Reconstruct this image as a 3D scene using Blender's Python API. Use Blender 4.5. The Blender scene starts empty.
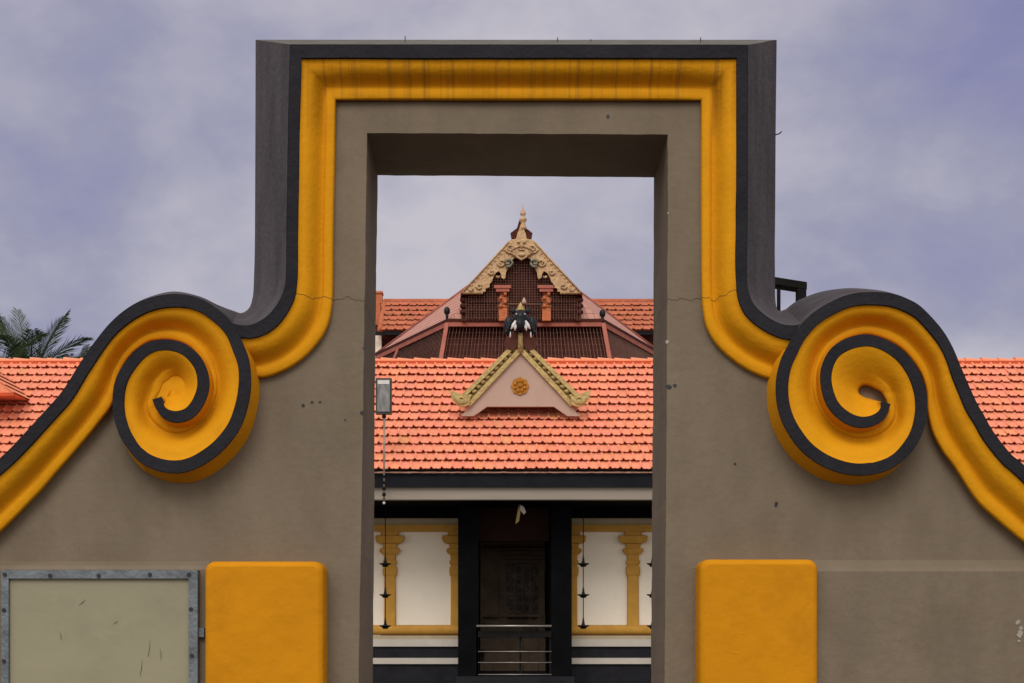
import bpy, math, random
from mathutils import Vector, noise
from mathutils.geometry import tessellate_polygon
random.seed(11)
S = bpy.context.scene
R = math.radians
# ------------------------------------------------------------------ camera
CX, HY, F = 503.0, 625.0, 1400.0
cam = bpy.data.cameras.new('camera'); co = bpy.data.objects.new('camera', cam)
S.collection.objects.link(co); S.camera = co
co.location = (0, 0, 1.6); co.rotation_euler = (R(90), 0, 0)
cam.sensor_width = 36; cam.lens = F / 1024 * 36
cam.shift_x = (512 - CX) / 1024; cam.shift_y = (HY - 341.5) / 1024
cam.clip_start = .1; cam.clip_end = 5000
# ------------------------------------------------------------------ world, sun, exposure
SUN_EL, SUN_AZ = 43, 8          # degrees; azimuth: left of straight behind the camera
w = bpy.data.worlds.new('World'); S.world = w; w.use_nodes = True
nt = w.node_tree; nt.nodes.clear()
def wn(t, **k):
    n = nt.nodes.new(t)
    for a, b in k.items(): setattr(n, a, b)
    return n
L = nt.links.new
out = wn('ShaderNodeOutputWorld'); bg = wn('ShaderNodeBackground'); bg2 = wn('ShaderNodeBackground'); mx = wn('ShaderNodeMixShader')
sky = wn('ShaderNodeTexSky', sky_type='NISHITA', sun_disc=False, sun_elevation=R(SUN_EL), sun_rotation=R(180 + SUN_AZ))
sky.air_density = 1; sky.dust_density = 2
bg.inputs[1].default_value = .08; L(sky.outputs[0], bg.inputs[0])
tc = wn('ShaderNodeTexCoord'); mp = wn('ShaderNodeMapping'); mp.inputs['Scale'].default_value = (1, 1, 1.5)
mp.inputs['Location'].default_value = (.35, .2, .1)
L(tc.outputs['Generated'], mp.inputs[0])
n1 = wn('ShaderNodeTexNoise'); n1.inputs['Scale'].default_value = 6.5; n1.inputs['Detail'].default_value = 8; n1.inputs['Roughness'].default_value = .54; n1.inputs['Distortion'].default_value = .12
n2 = wn('ShaderNodeTexNoise'); n2.inputs['Scale'].default_value = 2.1; n2.inputs['Detail'].default_value = 3
L(mp.outputs[0], n1.inputs[0]); L(mp.outputs[0], n2.inputs[0])
ad = wn('ShaderNodeMath', operation='ADD'); ml = wn('ShaderNodeMath', operation='MULTIPLY'); ml.inputs[1].default_value = 1.0
L(n2.outputs[0], ml.inputs[0]); L(n1.outputs[0], ad.inputs[0]); L(ml.outputs[0], ad.inputs[1])
cr = wn('ShaderNodeValToRGB'); e = cr.color_ramp.elements
e[0].position = .41; e[0].color = (.255, .255, .47, 1)
e[1].position = .68; e[1].color = (.62, .59, .65, 1)
m_ = e.new(.52); m_.color = (.36, .355, .49, 1)
dp = wn('ShaderNodeVectorMath', operation='DOT_PRODUCT'); dp.inputs[1].default_value = (.02, .925, .38); L(tc.outputs['Generated'], dp.inputs[0])
dr = wn('ShaderNodeMapRange', interpolation_type='SMOOTHSTEP'); dr.inputs[1].default_value = .92; dr.inputs[2].default_value = .995; dr.inputs[3].default_value = -.035; dr.inputs[4].default_value = .17; L(dp.outputs['Value'], dr.inputs[0])
hs = wn('ShaderNodeMath', operation='ADD'); hz = wn('ShaderNodeSeparateXYZ'); L(tc.outputs['Generated'], hz.inputs[0])
hr = wn('ShaderNodeMapRange'); hr.inputs[1].default_value = .10; hr.inputs[2].default_value = .36; hr.inputs[3].default_value = .26; hr.inputs[4].default_value = 0; L(hz.outputs[2], hr.inputs[0])
ha = wn('ShaderNodeMath', operation='ADD'); L(ad.outputs[0], ha.inputs[0]); L(hr.outputs[0], ha.inputs[1])
L(ha.outputs[0], hs.inputs[0]); L(dr.outputs[0], hs.inputs[1])
hf = wn('ShaderNodeMath', operation='MULTIPLY'); hf.inputs[1].default_value = .5
L(hs.outputs[0], hf.inputs[0]); L(hf.outputs[0], cr.inputs[0]); 
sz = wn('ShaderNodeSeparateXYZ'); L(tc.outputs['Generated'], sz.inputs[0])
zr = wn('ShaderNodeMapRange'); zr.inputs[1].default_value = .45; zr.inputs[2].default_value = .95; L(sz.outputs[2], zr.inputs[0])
zm = wn('ShaderNodeMix', data_type='RGBA'); zm.inputs[7].default_value = (.55, .51, .47, 1)  # warm tint for sky out of view, added to warm the shaded surfaces
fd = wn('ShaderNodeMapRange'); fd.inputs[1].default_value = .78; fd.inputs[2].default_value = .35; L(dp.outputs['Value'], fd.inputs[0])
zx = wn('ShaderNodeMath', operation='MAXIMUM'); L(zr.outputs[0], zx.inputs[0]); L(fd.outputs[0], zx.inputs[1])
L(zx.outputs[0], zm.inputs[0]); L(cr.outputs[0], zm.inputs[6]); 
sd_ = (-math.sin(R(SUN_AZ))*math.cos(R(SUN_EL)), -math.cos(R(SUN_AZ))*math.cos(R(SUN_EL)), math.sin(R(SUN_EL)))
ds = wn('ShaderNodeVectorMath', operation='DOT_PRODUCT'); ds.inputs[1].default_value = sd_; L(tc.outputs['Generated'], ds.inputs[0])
rs = wn('ShaderNodeMapRange', interpolation_type='SMOOTHSTEP'); rs.inputs[1].default_value = -.4; rs.inputs[2].default_value = 1; rs.inputs[3].default_value = 1; rs.inputs[4].default_value = 2.6; L(ds.outputs['Value'], rs.inputs[0])  # unseen sky toward the sun brightened as added fill for the doorway reveals
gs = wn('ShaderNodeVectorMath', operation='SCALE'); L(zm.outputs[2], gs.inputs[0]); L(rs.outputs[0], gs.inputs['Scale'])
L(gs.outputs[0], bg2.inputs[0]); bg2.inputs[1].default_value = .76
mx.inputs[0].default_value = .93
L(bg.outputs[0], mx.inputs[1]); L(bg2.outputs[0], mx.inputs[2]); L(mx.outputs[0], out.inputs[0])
sl = bpy.data.lights.new('sun', 'SUN'); so = bpy.data.objects.new('sun', sl); S.collection.objects.link(so)
sl.energy = 1.2; sl.angle = R(30); sl.color = (1, .95, .88)
so.rotation_euler = (R(90 - SUN_EL), 0, R(-SUN_AZ)); so.location = (0, -5, 30)
S.view_settings.view_transform = 'Standard'; S.view_settings.look = 'None'
S.view_settings.exposure = .27; S.view_settings.gamma = 1
S.cycles.max_bounces = 6
# ------------------------------------------------------------------ helpers
def W(px, py, Y):
    return Vector(((px - CX) / F * Y, Y, 1.6 + (HY - py) / F * Y))
def X(px, Y): return (px - CX) / F * Y
def Z(py, Y): return 1.6 + (HY - py) / F * Y

def mat(name, base, rough=.8, var=.12, vscale=3, bump=.15, bscale=40, dark=None, dscale=1.5, metallic=0, stretch=(1, 1, 1), extra=None, spec=.15):
    m = bpy.data.materials.new(name); m.use_nodes = True
    t = m.node_tree; N = t.nodes; b = N['Principled BSDF']
    b.inputs['Roughness'].default_value = rough; b.inputs['Metallic'].default_value = metallic
    b.inputs['Specular IOR Level'].default_value = spec
    tc = N.new('ShaderNodeTexCoord'); mp = N.new('ShaderNodeMapping'); mp.inputs['Scale'].default_value = stretch
    t.links.new(tc.outputs['Object'], mp.inputs[0])
    n = N.new('ShaderNodeTexNoise'); n.inputs['Scale'].default_value = vscale; n.inputs['Detail'].default_value = 8; n.inputs['Roughness'].default_value = .65
    t.links.new(mp.outputs[0], n.inputs[0])
    mr = N.new('ShaderNodeMapRange'); mr.inputs[1].default_value = .3; mr.inputs[2].default_value = .7
    mr.inputs[3].default_value = 1 - var; mr.inputs[4].default_value = 1 + var
    t.links.new(n.outputs[0], mr.inputs[0])
    mu = N.new('ShaderNodeVectorMath'); mu.operation = 'SCALE'; mu.inputs[0].default_value = base
    t.links.new(mr.outputs[0], mu.inputs['Scale'])
    col = mu.outputs[0]
    if dark:
        n3 = N.new('ShaderNodeTexNoise'); n3.inputs['Scale'].default_value = dscale; n3.inputs['Detail'].default_value = 6; n3.inputs['Roughness'].default_value = .7
        t.links.new(tc.outputs['Object'], n3.inputs[0])
        r3 = N.new('ShaderNodeMapRange'); r3.inputs[1].default_value = .52; r3.inputs[2].default_value = .75; r3.inputs[4].default_value = .75
        t.links.new(n3.outputs[0], r3.inputs[0])
        mi = N.new('ShaderNodeMix'); mi.data_type = 'RGBA'; mi.inputs[7].default_value = (*dark, 1)
        t.links.new(r3.outputs[0], mi.inputs[0]); t.links.new(col, mi.inputs[6]); col = mi.outputs[2]
    if extra: col = extra(t, tc, col)
    t.links.new(col, b.inputs['Base Color'])
    if bump:
        n2 = N.new('ShaderNodeTexNoise'); n2.inputs['Scale'].default_value = bscale; n2.inputs['Detail'].default_value = 5
        t.links.new(tc.outputs['Object'], n2.inputs[0])
        n4 = N.new('ShaderNodeTexNoise'); n4.inputs['Scale'].default_value = bscale / 7; n4.inputs['Detail'].default_value = 2
        t.links.new(tc.outputs['Object'], n4.inputs[0])
        a = N.new('ShaderNodeMath'); a.operation = 'ADD'
        t.links.new(n2.outputs[0], a.inputs[0]); t.links.new(n4.outputs[0], a.inputs[1])
        bp = N.new('ShaderNodeBump'); bp.inputs['Strength'].default_value = bump; bp.inputs['Distance'].default_value = .02
        t.links.new(a.outputs[0], bp.inputs['Height']); t.links.new(bp.outputs[0], b.inputs['Normal'])
    return m
def darken(t, col, fac, c, amt):
    N = t.nodes
    m = N.new('ShaderNodeMath'); m.operation = 'MULTIPLY'; m.inputs[1].default_value = amt; t.links.new(fac, m.inputs[0])
    mi = N.new('ShaderNodeMix'); mi.data_type = 'RGBA'; mi.inputs[7].default_value = (*c, 1)
    t.links.new(m.outputs[0], mi.inputs[0]); t.links.new(col, mi.inputs[6]); return mi.outputs[2]
def math_(t, op, a, b=None):
    n = t.nodes.new('ShaderNodeMath'); n.operation = op
    for i, v in enumerate((a, b)):
        if v is None: continue
        if isinstance(v, (int, float)): n.inputs[i].default_value = v
        else: t.links.new(v, n.inputs[i])
    return n.outputs[0]
def wear(t, tc, col, streaks=.6):
    N = t.nodes
    sep = N.new('ShaderNodeSeparateXYZ'); t.links.new(tc.outputs['Object'], sep.inputs[0])
    x, z = sep.outputs[0], sep.outputs[2]
    # hairline crack across the shoulders of the arch
    nz = N.new('ShaderNodeTexNoise'); nz.noise_dimensions = '1D'; nz.inputs['Scale'].default_value = 14; nz.inputs['Detail'].default_value = 4
    t.links.new(x, nz.inputs['W'])
    off = math_(t, 'MULTIPLY', nz.outputs[0], .06)
    d = math_(t, 'ABSOLUTE', math_(t, 'SUBTRACT', z, math_(t, 'ADD', off, 2.965)))
    thin = math_(t, 'LESS_THAN', d, .0022)
    ax = math_(t, 'ABSOLUTE', x)
    rng = math_(t, 'MULTIPLY', math_(t, 'GREATER_THAN', ax, .575), math_(t, 'LESS_THAN', ax, .99))
    col = darken(t, col, math_(t, 'MULTIPLY', thin, rng), (.03, .022, .016), .62)
    if streaks:
        cb = N.new('ShaderNodeCombineXYZ'); t.links.new(math_(t, 'MULTIPLY', x, 26), cb.inputs[0]); t.links.new(math_(t, 'MULTIPLY', z, .5), cb.inputs[2])
        ns = N.new('ShaderNodeTexNoise'); ns.inputs['Scale'].default_value = 1; ns.inputs['Detail'].default_value = 4; ns.inputs['Roughness'].default_value = .7
        t.links.new(cb.outputs[0], ns.inputs[0])
        mr = N.new('ShaderNodeMapRange'); mr.inputs[1].default_value = .5; mr.inputs[2].default_value = .72
        t.links.new(ns.outputs[0], mr.inputs[0])
        mz = N.new('ShaderNodeMapRange'); mz.inputs[1].default_value = 3.6; mz.inputs[2].default_value = 3.95
        t.links.new(z, mz.inputs[0])
        inx = math_(t, 'LESS_THAN', ax, .93)
        col = darken(t, col, math_(t, 'MULTIPLY', math_(t, 'MULTIPLY', mr.outputs[0], mz.outputs[0]), inx), (.05, .04, .03), streaks)
    return col
M = {}
M['grey'] = mat('grey_render', (.170, .136, .100), .9, .13, 2.6, .18, 30, dark=(.135, .104, .071), dscale=2.3, stretch=(1.6, 1, .7), extra=lambda t, c, k: wear(t, c, k, 0))
M['yellow'] = mat('yellow_paint', (.62, .27, .004), .78, .07, 5, .14, 45, dark=(.54, .215, .005), dscale=6, extra=lambda t, c, k: wear(t, c, k, .75))
M['yellow2'] = mat('ochre_block_paint', (.53, .215, .003), .8, .08, 3, .3, 12, dark=(.43, .165, .005), dscale=4)
M['black'] = mat('charcoal_paint', (.017, .017, .022), .85, .25, 6, .3, 50, extra=lambda t, c, k: wear(t, c, k, 0))
M['coping'] = mat('weathered_dark_plaster', (.068, .060, .068), .9, .3, 5, .35, 35, dark=(.04, .036, .041), dscale=7, stretch=(1, 1, .35))
M['copetop'] = mat('bare_grey_cement', (.11, .105, .095), .95, .3, 9, .4, 30)
M['steel'] = mat('galvanised_frame', (.15, .17, .19), .55, .3, 12, .2, 60, metallic=.4, dark=(.06, .055, .05), dscale=14)
M['board'] = mat('dirty_olive_board', (.27, .25, .175), .6, .06, 2.5, .08, 20, dark=(.215, .20, .135), dscale=3)
M['scratch'] = mat('scratch', (.12, .11, .09), .8, .2, 9, 0)
M['chip'] = mat('chipped_plaster', (.33, .30, .27), .9, .2, 9, 0)
M['bolt'] = mat('bolt_steel', (.04, .04, .045), .5, .2, 9, 0, metallic=.6)
def tilecol(t, tc, col):
    N = t.nodes; a = N.new('ShaderNodeAttribute'); a.attribute_name = 'tint'
    v = N.new('ShaderNodeVectorMath'); v.operation = 'MULTIPLY'
    t.links.new(a.outputs['Color'], v.inputs[0]); t.links.new(col, v.inputs[1]); return v.outputs[0]
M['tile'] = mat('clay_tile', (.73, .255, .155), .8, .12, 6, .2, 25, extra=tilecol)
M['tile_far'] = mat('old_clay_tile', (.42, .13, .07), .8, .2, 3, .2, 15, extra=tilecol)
M['ridge'] = mat('ridge_tile', (.76, .26, .145), .8, .12, 5, .2, 20)
M['bedding'] = mat('lime_bedding', (.32, .17, .12), .9, .4, 6, .4, 16)
M['mortar'] = mat('red_oxide_mortar', (.50, .085, .03), .8, .15, 3, .2, 20)
M['fascia'] = mat('black_painted_fascia', (.010, .011, .015), .8, .3, 2, .1, 20, spec=.1)
M['beam'] = mat('pale_grey_beam', (.27, .235, .20), .7, .10, 1.5, .1, 20, stretch=(.3, 1, 3))
M['white'] = mat('lime_white_wall', (.86, .78, .665), .85, .05, 1.2, .15, 12, dark=(.76, .68, .57), dscale=1.2)
M['band'] = mat('off_white_band', (.50, .46, .41), .85, .08, 2, .1, 12)
M['ochre'] = mat('ochre_moulding', (.50, .265, .05), .7, .12, 4, .2, 20)
M['cream'] = mat('cream_strip', (.40, .33, .23), .8, .1, 3, .1, 20)
M['darkstone'] = mat('dark_plinth', (.016, .016, .020), .8, .3, 3, .2, 15, spec=.1)
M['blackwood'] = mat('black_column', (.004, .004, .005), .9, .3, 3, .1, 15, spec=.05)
M['darkred'] = mat('dark_red_timber', (.055, .014, .009), .7, .35, 5, .3, 15)
M['darkdoor'] = mat('dark_door_lintel', (.03, .012, .009), .8, .3, 2, .4, 10)
M['brown'] = mat('brown_inner_wall', (.20, .145, .105), .8, .3, 2, .4, 10)
M['carved'] = mat('carved_dark_door', (.15, .12, .10), .6, .5, 5, 1.0, 9)
M['dormwall'] = mat('pale_pink_plaster', (.43, .30, .25), .85, .06, 2, .1, 15)
M['gilt'] = mat('old_gold_moulding', (.44, .325, .14), .6, .3, 12, 1.0, 22, dark=(.22, .17, .05), dscale=9, metallic=.15)
M['gilt2'] = mat('carved_gilded_board', (.48, .33, .19), .65, .35, 14, 1.0, 18, dark=(.22, .11, .045), dscale=11, metallic=.1)
M['curl'] = mat('weathered_green_carving', (.20, .19, .14), .7, .3, 8, .4, 16)
M['rosette'] = mat('bronze_rosette', (.36, .15, .02), .5, .3, 12, .4, 20, metallic=.2)
M['orange'] = mat('terracotta_bracket', (.44, .14, .06), .7, .25, 7, .6, 14)
M['pinkbeam'] = mat('faded_red_beam', (.34, .115, .085), .7, .15, 3, .2, 20)
M['wire'] = mat('galvanised_wire', (.22, .12, .095), .6, .2, 5, 0)
M['soot'] = mat('black_enamel', (.012, .013, .017), .35, .3, 8, .3, 20)
M['ivory'] = mat('white_enamel', (.60, .57, .57), .5, .08, 8, 0)
M['brownleaf'] = mat('brown_leaf_carving', (.075, .022, .014), .6, .3, 8, .4, 20)
M['iron'] = mat('hanging_lamp_iron', (.012, .011, .012), .5, .2, 8, 0, metallic=.4)
M['lightbox'] = mat('weathered_lamp_housing', (.055, .05, .05), .6, .3, 12, .2, 30)
M['glass'] = mat('dusty_lamp_glass', (.15, .15, .15), .3, .6, 6, .15, 8, stretch=(2, 1, .6), spec=.6)
M['pole'] = mat('grey_pole', (.27, .22, .19), .5, .3, 9, 0, metallic=.4)
M['chrome'] = mat('bright_rail', (.34, .31, .28), .4, .1, 9, 0, metallic=.7)
M['blackiron'] = mat('black_painted_steel', (.011, .011, .011), .8, .3, 5, .1, 30, spec=.05)
M['leaf'] = mat('palm_leaf', (.042, .068, .028), .6, .45, 2, 0)
M['leaf2'] = mat('palm_leaf_pale', (.07, .095, .045), .6, .35, 2, 0)
M['bark'] = mat('palm_bark', (.16, .13, .10), .9, .3, 4, .5, 6)
M['ground'] = mat('packed_ground', (.075, .062, .05), .95, .15, 1.5, .3, 8, dark=(.05, .042, .035), dscale=.6)
M['paving'] = mat('granite_paving', (.22, .20, .175), .85, .12, 1.2, .25, 8)
def shr(t, tc, col):
    N = t.nodes; sep = N.new('ShaderNodeSeparateXYZ'); t.links.new(tc.outputs['Object'], sep.inputs[0])
    fr = math_(t, 'FRACT', math_(t, 'MULTIPLY', sep.outputs[2], 5.2))
    col = darken(t, col, math_(t, 'LESS_THAN', fr, .16), (.12, .035, .03), .55)
    fx = math_(t, 'FRACT', math_(t, 'MULTIPLY', math_(t, 'ADD', sep.outputs[0], math_(t, 'MULTIPLY', sep.outputs[1], .5)), 4.5))
    return darken(t, col, math_(t, 'LESS_THAN', fx, .13), (.16, .05, .04), .5)
M['shrineroof'] = mat('faded_shingle', (.47, .245, .20), .8, .12, 3, .25, 12, extra=shr)

def tag(o, label=None, cat=None, group=None, kind=None):
    if label: o['label'] = label
    if cat: o['category'] = cat
    if group: o['group'] = group
    if kind: o['kind'] = kind
    return o
def thing(name, label, cat, loc=(0, 0, 0), group=None):
    o = bpy.data.objects.new(name, None); S.collection.objects.link(o); o.location = loc
    return tag(o, label, cat, group)
def finish(o, parent):
    S.collection.objects.link(o)
    if parent is not None:
        o.parent = parent
        p = parent; off = Vector((0, 0, 0))
        if p.parent is None: o.matrix_parent_inverse.translation = -Vector(p.location)
    return o
class MB:
    def __init__(s): s.v = []; s.f = []; s.sm = []; s.mi = []; s.tint = []
    def add(s, vs, fs, smooth=False, mi=0, tint=None):
        b = len(s.v); s.v += [tuple(v) for v in vs]
        for f in fs:
            s.f.append(tuple(b + i for i in f)); s.sm.append(smooth); s.mi.append(mi)
            s.tint.append(tint or (1, 1, 1))
        return s
    def box(s, x0, x1, y0, y1, z0, z1, bev=0, mi=0):
        if bev:
            b = bev
            # front (y0) face bevelled box
            vs = [(x0+b, y0, z0), (x1-b, y0, z0), (x1-b, y0, z1-b), (x0+b, y0, z1-b),
                  (x0+b*.3, y0+b*.3, z0), (x1-b*.3, y0+b*.3, z0), (x1-b*.3, y0+b*.3, z1-b*.3), (x0+b*.3, y0+b*.3, z1-b*.3),
                  (x0, y0+b, z0), (x1, y0+b, z0), (x1, y0+b, z1), (x0, y0+b, z1),
                  (x0, y1, z0), (x1, y1, z0), (x1, y1, z1), (x0, y1, z1)]
            fs = [(0, 1, 2, 3), (12, 15, 14, 13)]
            for k in (0, 4, 8):
                for i in range(4):
                    j = (i+1) % 4
                    fs.append((k+4+i, k+4+j, k+j, k+i))
            return s.add(vs, fs, True, mi)
        vs = [(x, y, z) for z in (z0, z1) for y in (y0, y1) for x in (x0, x1)]
        return s.add(vs, [(0, 2, 3, 1), (4, 5, 7, 6), (0, 1, 5, 4), (2, 6, 7, 3), (0, 4, 6, 2), (1, 3, 7, 5)], False, mi)
    def pbox(s, px0, px1, py0, py1, Y, d, bev=0, mi=0):
        return s.box(X(px0, Y), X(px1, Y), Y, Y + d, Z(py1, Y), Z(py0, Y), bev, mi)
    def prism(s, pts, d, direction=(0, 1, 0), mi=0):
        pts = [Vector(p) for p in pts]; D = Vector(direction) * d; n = len(pts)
        tri = tessellate_polygon([pts])
        fs = [tuple(t) for t in tri] + [tuple(n + i for i in t[::-1]) for t in tri] + [(i, (i+1) % n, n + (i+1) % n, n + i) for i in range(n)]
        return s.add(pts + [p + D for p in pts], fs, False, mi)
    def tube(s, pts, r, n=6, mi=0, cap=True):
        pts = [Vector(p) for p in pts]; rs = r if isinstance(r, (list, tuple)) else [r] * len(pts)
        vs = []; m = len(pts)
        for i, p in enumerate(pts):
            d = (pts[min(i+1, m-1)] - pts[max(i-1, 0)]).normalized()
            a = d.orthogonal().normalized() if abs(d.z) > .99 else d.cross(Vector((0, 0, 1))).normalized()
            b = d.cross(a)
            for k in range(n):
                t = 2*math.pi*k/n; vs.append(p + (a*math.cos(t) + b*math.sin(t))*rs[i])
        fs = [(i*n+k, i*n+(k+1) % n, (i+1)*n+(k+1) % n, (i+1)*n+k) for i in range(m-1) for k in range(n)]
        if cap: fs += [tuple(range(n))[::-1], tuple((m-1)*n+k for k in range(n))]
        return s.add(vs, fs, True, mi)
    def lathe(s, prof, c, n=14, mi=0, sy=1):
        vs = []
        for r, z in prof:
            for k in range(n):
                t = 2*math.pi*k/n; vs.append((c[0]+r*math.cos(t), c[1]+r*math.sin(t)*sy, c[2]+z))
        m = len(prof)
        fs = [(i*n+k, i*n+(k+1) % n, (i+1)*n+(k+1) % n, (i+1)*n+k) for i in range(m-1) for k in range(n)]
        fs += [tuple(range(n))[::-1], tuple((m-1)*n+k for k in range(n))]
        return s.add(vs, fs, True, mi)
    def ball(s, c, r, n=10, mi=0):
        rx, ry, rz = r if isinstance(r, (tuple, list)) else (r, r, r)
        m = 7; vs = []; 
        for i in range(m):
            a = math.pi*(i+.5)/m - math.pi/2
            for k in range(n):
                t = 2*math.pi*k/n
                vs.append((c[0]+rx*math.cos(a)*math.cos(t), c[1]+ry*math.cos(a)*math.sin(t), c[2]+rz*math.sin(a)))
        fs = [(i*n+k, i*n+(k+1) % n, (i+1)*n+(k+1) % n, (i+1)*n+k) for i in range(m-1) for k in range(n)]
        fs += [tuple(range(n))[::-1], tuple((m-1)*n+k for k in range(n))]
        return s.add(vs, fs, True, mi)
    def build(s, name, mats, parent=None):
        if not isinstance(mats, (list, tuple)): mats = [mats]
        me = bpy.data.meshes.new(name); me.from_pydata(s.v, [], s.f)
        for m in mats: me.materials.append(m)
        me.polygons.foreach_set('use_smooth', s.sm); me.polygons.foreach_set('material_index', s.mi)
        if any(t != (1, 1, 1) for t in s.tint) or any('tile' in m.name for m in mats):
            ca = me.color_attributes.new('tint', 'FLOAT_COLOR', 'CORNER'); i = 0
            for p, t in zip(me.polygons, s.tint):
                for _ in range(p.loop_total): ca.data[i].color = (*t, 1); i += 1
        me.update()
        return finish(bpy.data.objects.new(name, me), parent)
def catmull(pts, n):
    """pts: list of tuples of equal length -> smooth list"""
    out = []
    P = [pts[0]] + list(pts) + [pts[-1]]
    for i in range(1, len(P)-2):
        for k in range(n):
            t = k/n
            out.append(tuple(.5*((2*b) + (-a+c)*t + (2*a-5*b+4*c-d)*t*t + (-a+3*b-3*c+d)*t**3) for a, b, c, d in zip(P[i-1], P[i], P[i+1], P[i+2])))
    out.append(tuple(pts[-1])); return out

# ================================================================== ground
g = MB(); g.add([(-900, -300, 0), (900, -300, 0), (900, 1500, 0), (-900, 1500, 0)], [(0, 1, 2, 3)]); tag(g.build('ground', M['ground']), kind='structure')
g = MB(); g.add([(-16, 7, .004), (16, 7, .004), (16, 28, .004), (-16, 28, .004)], [(0, 1, 2, 3)]); tag(g.build('path', M['paving']), kind='structure')

# ================================================================== gateway wall
YG, YB, YU, YS = 6.0, 6.56, 5.89, 5.865
gate = thing('gateway_wall', 'grey plastered gateway wall with square doorway and yellow and black scroll mouldings', 'wall', (0, YG, 0))
# stations: O (outer edge of black, front), N (inner edge of yellow), B (back outline of coping, at YB)
LA = [(-330, 556, -330, 606, -330, 556), (-200, 552, -195, 602, -200, 553), (-110, 535, -85, 583, -110, 538), (-50, 500, -18, 546, -48, 503),
      (0, 458, 34, 497, 2, 460), (20, 438, 56, 472, 22, 440), (43, 413, 78, 447, 45, 415), (63, 390, 97, 424, 65, 391), (80, 363, 112, 403, 82, 364),
      (96, 340, 117, 378, 97, 341), (113, 320, 129, 356, 113, 320), (133, 305, 145, 343, 133, 304.5), (153, 297, 157, 339.5, 155, 295), (176, 294, 172, 339.5, 176, 291.5),
      (199, 298, 188, 345, 200, 296.5), (219, 310, 199.8, 356, 217, 304.5), (233, 324, 205, 366, 236, 312), (242, 341, 208, 374), (249, 360, 209, 384), (251, 383, 208.5, 394),
      (248, 406, 203, 406), (238.5, 431, 196, 415), (219, 454, 186, 421), (193, 470, 177, 423), (168, 473, 166, 419.5), (142, 464, 159, 412), (124, 444, 155, 406),
      (114.5, 422, 155, 400), (112, 399, 160, 391), (116, 377, 163, 384), (129, 356, 168, 380), (145, 343, 172, 377), (164, 339, 177, 376), (184, 343, 181, 378),
      (200, 356, 184, 382), (208, 373, 185, 386), (209, 389, 184, 390), (203, 406, 180, 393), (192, 418.5, 176, 395), (177, 423, 171, 396), (164, 419, 167, 396), (156, 409, 166, 398.5), (152, 399.5, 163, 396)]
RA = [(1330, 568, 1330, 618, 1330, 568), (1200, 562, 1195, 612, 1200, 563), (1124, 542, 1094, 590, 1122, 545), (1070, 508, 1034, 549, 1068, 510),
      (1024, 465, 990, 513, 1022, 467), (1010, 453, 974, 496, 1008, 455), (993, 431, 955, 467, 991, 433), (984, 415, 943, 451, 982, 417), (976, 401, 933, 432, 974, 402), (962.7, 371, 928, 410, 961, 372),
      (952.6, 347, 927, 391, 951, 348), (941, 328, 921, 372, 940, 328.5), (922, 307.5, 908, 354, 920, 307), (908, 299, 896, 344, 905, 298), (892, 293.5, 881, 337, 886, 291.5), (872, 292, 866, 334, 862, 288.5),
      (853, 293.5, 851, 337, 842, 288.5), (834, 300, 840, 342, 818, 292.5), (814, 312, 829, 351, 797, 301), (798, 328, 823, 363, 786, 309), (788, 345, 820.5, 376), (780, 362, 821, 386), (776, 383, 823, 396), (777.4, 406, 829, 408),
      (785, 428, 837, 417.5), (801.5, 451, 845, 423), (824, 467, 855, 427.5), (850, 475, 866, 428), (875.6, 474, 877, 424.5), (898, 465, 885, 418), (917.5, 444, 889, 411), (927, 418.5, 887, 402), (927, 393, 884, 395),
      (919, 370, 881, 391), (904.6, 351, 876, 388), (885, 338.6, 870, 385), (866, 334, 864, 384), (846.6, 338, 860, 386), (830.5, 349, 858, 389), (821.5, 367, 858, 392), (821, 386, 860, 395), (827, 405.6, 864, 397.5),
      (840, 420, 867, 399), (856, 427.5, 870, 400), (872.4, 426.5, 873, 401), (885, 418.5, 876, 401.5), (891, 404, 878, 401)]
UA = [(228, 322, 240, 374, 233, 311.5), (244, 325.5, 262, 377, 242, 313), (258, 322, 282, 371, 249.5, 307.5), (270.4, 313, 299, 361, 252.5, 298), (279, 301, 313, 348, 253.5, 290),
      (284.5, 287, 325, 331, 254, 276), (286, 272, 331, 310, 254.5, 262), (286.3, 250, 332.5, 282, 254.8, 245), (286.5, 220, 332.8, 232, 255, 215), (288, 130, 334.5, 150, 255.4, 125)]
UC1 = (289.8, 44.3, 335.8, 99.5, 255.6, 39.7)
UC2 = (748, 44.6, 701, 99.7, 776.7, 39.8)
UB = [(748, 130, 701.5, 150, 775.7, 125), (747.5, 220, 701.7, 232, 775.2, 215), (747, 250, 702, 282, 774.8, 245), (747, 270, 703, 307, 774.9, 265), (747.6, 287, 708, 330, 775, 285), (752.8, 302.6, 722, 350, 775.3, 298),
      (765, 315, 747, 369, 776.5, 307), (781, 323.7, 775, 380, 779, 311), (796.8, 325, 792, 382, 786, 309), (806, 320, 806, 380, 790, 306)]
PROF = [(0, .006), (.03, .012), (.16, .016), (.30, .028), (.42, .050), (.53, .078), (.62, .100), (.69, .110), (.715, .109), (.735, .098), (.78, .092), (.95, .094), (1.0, .102)]
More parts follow.
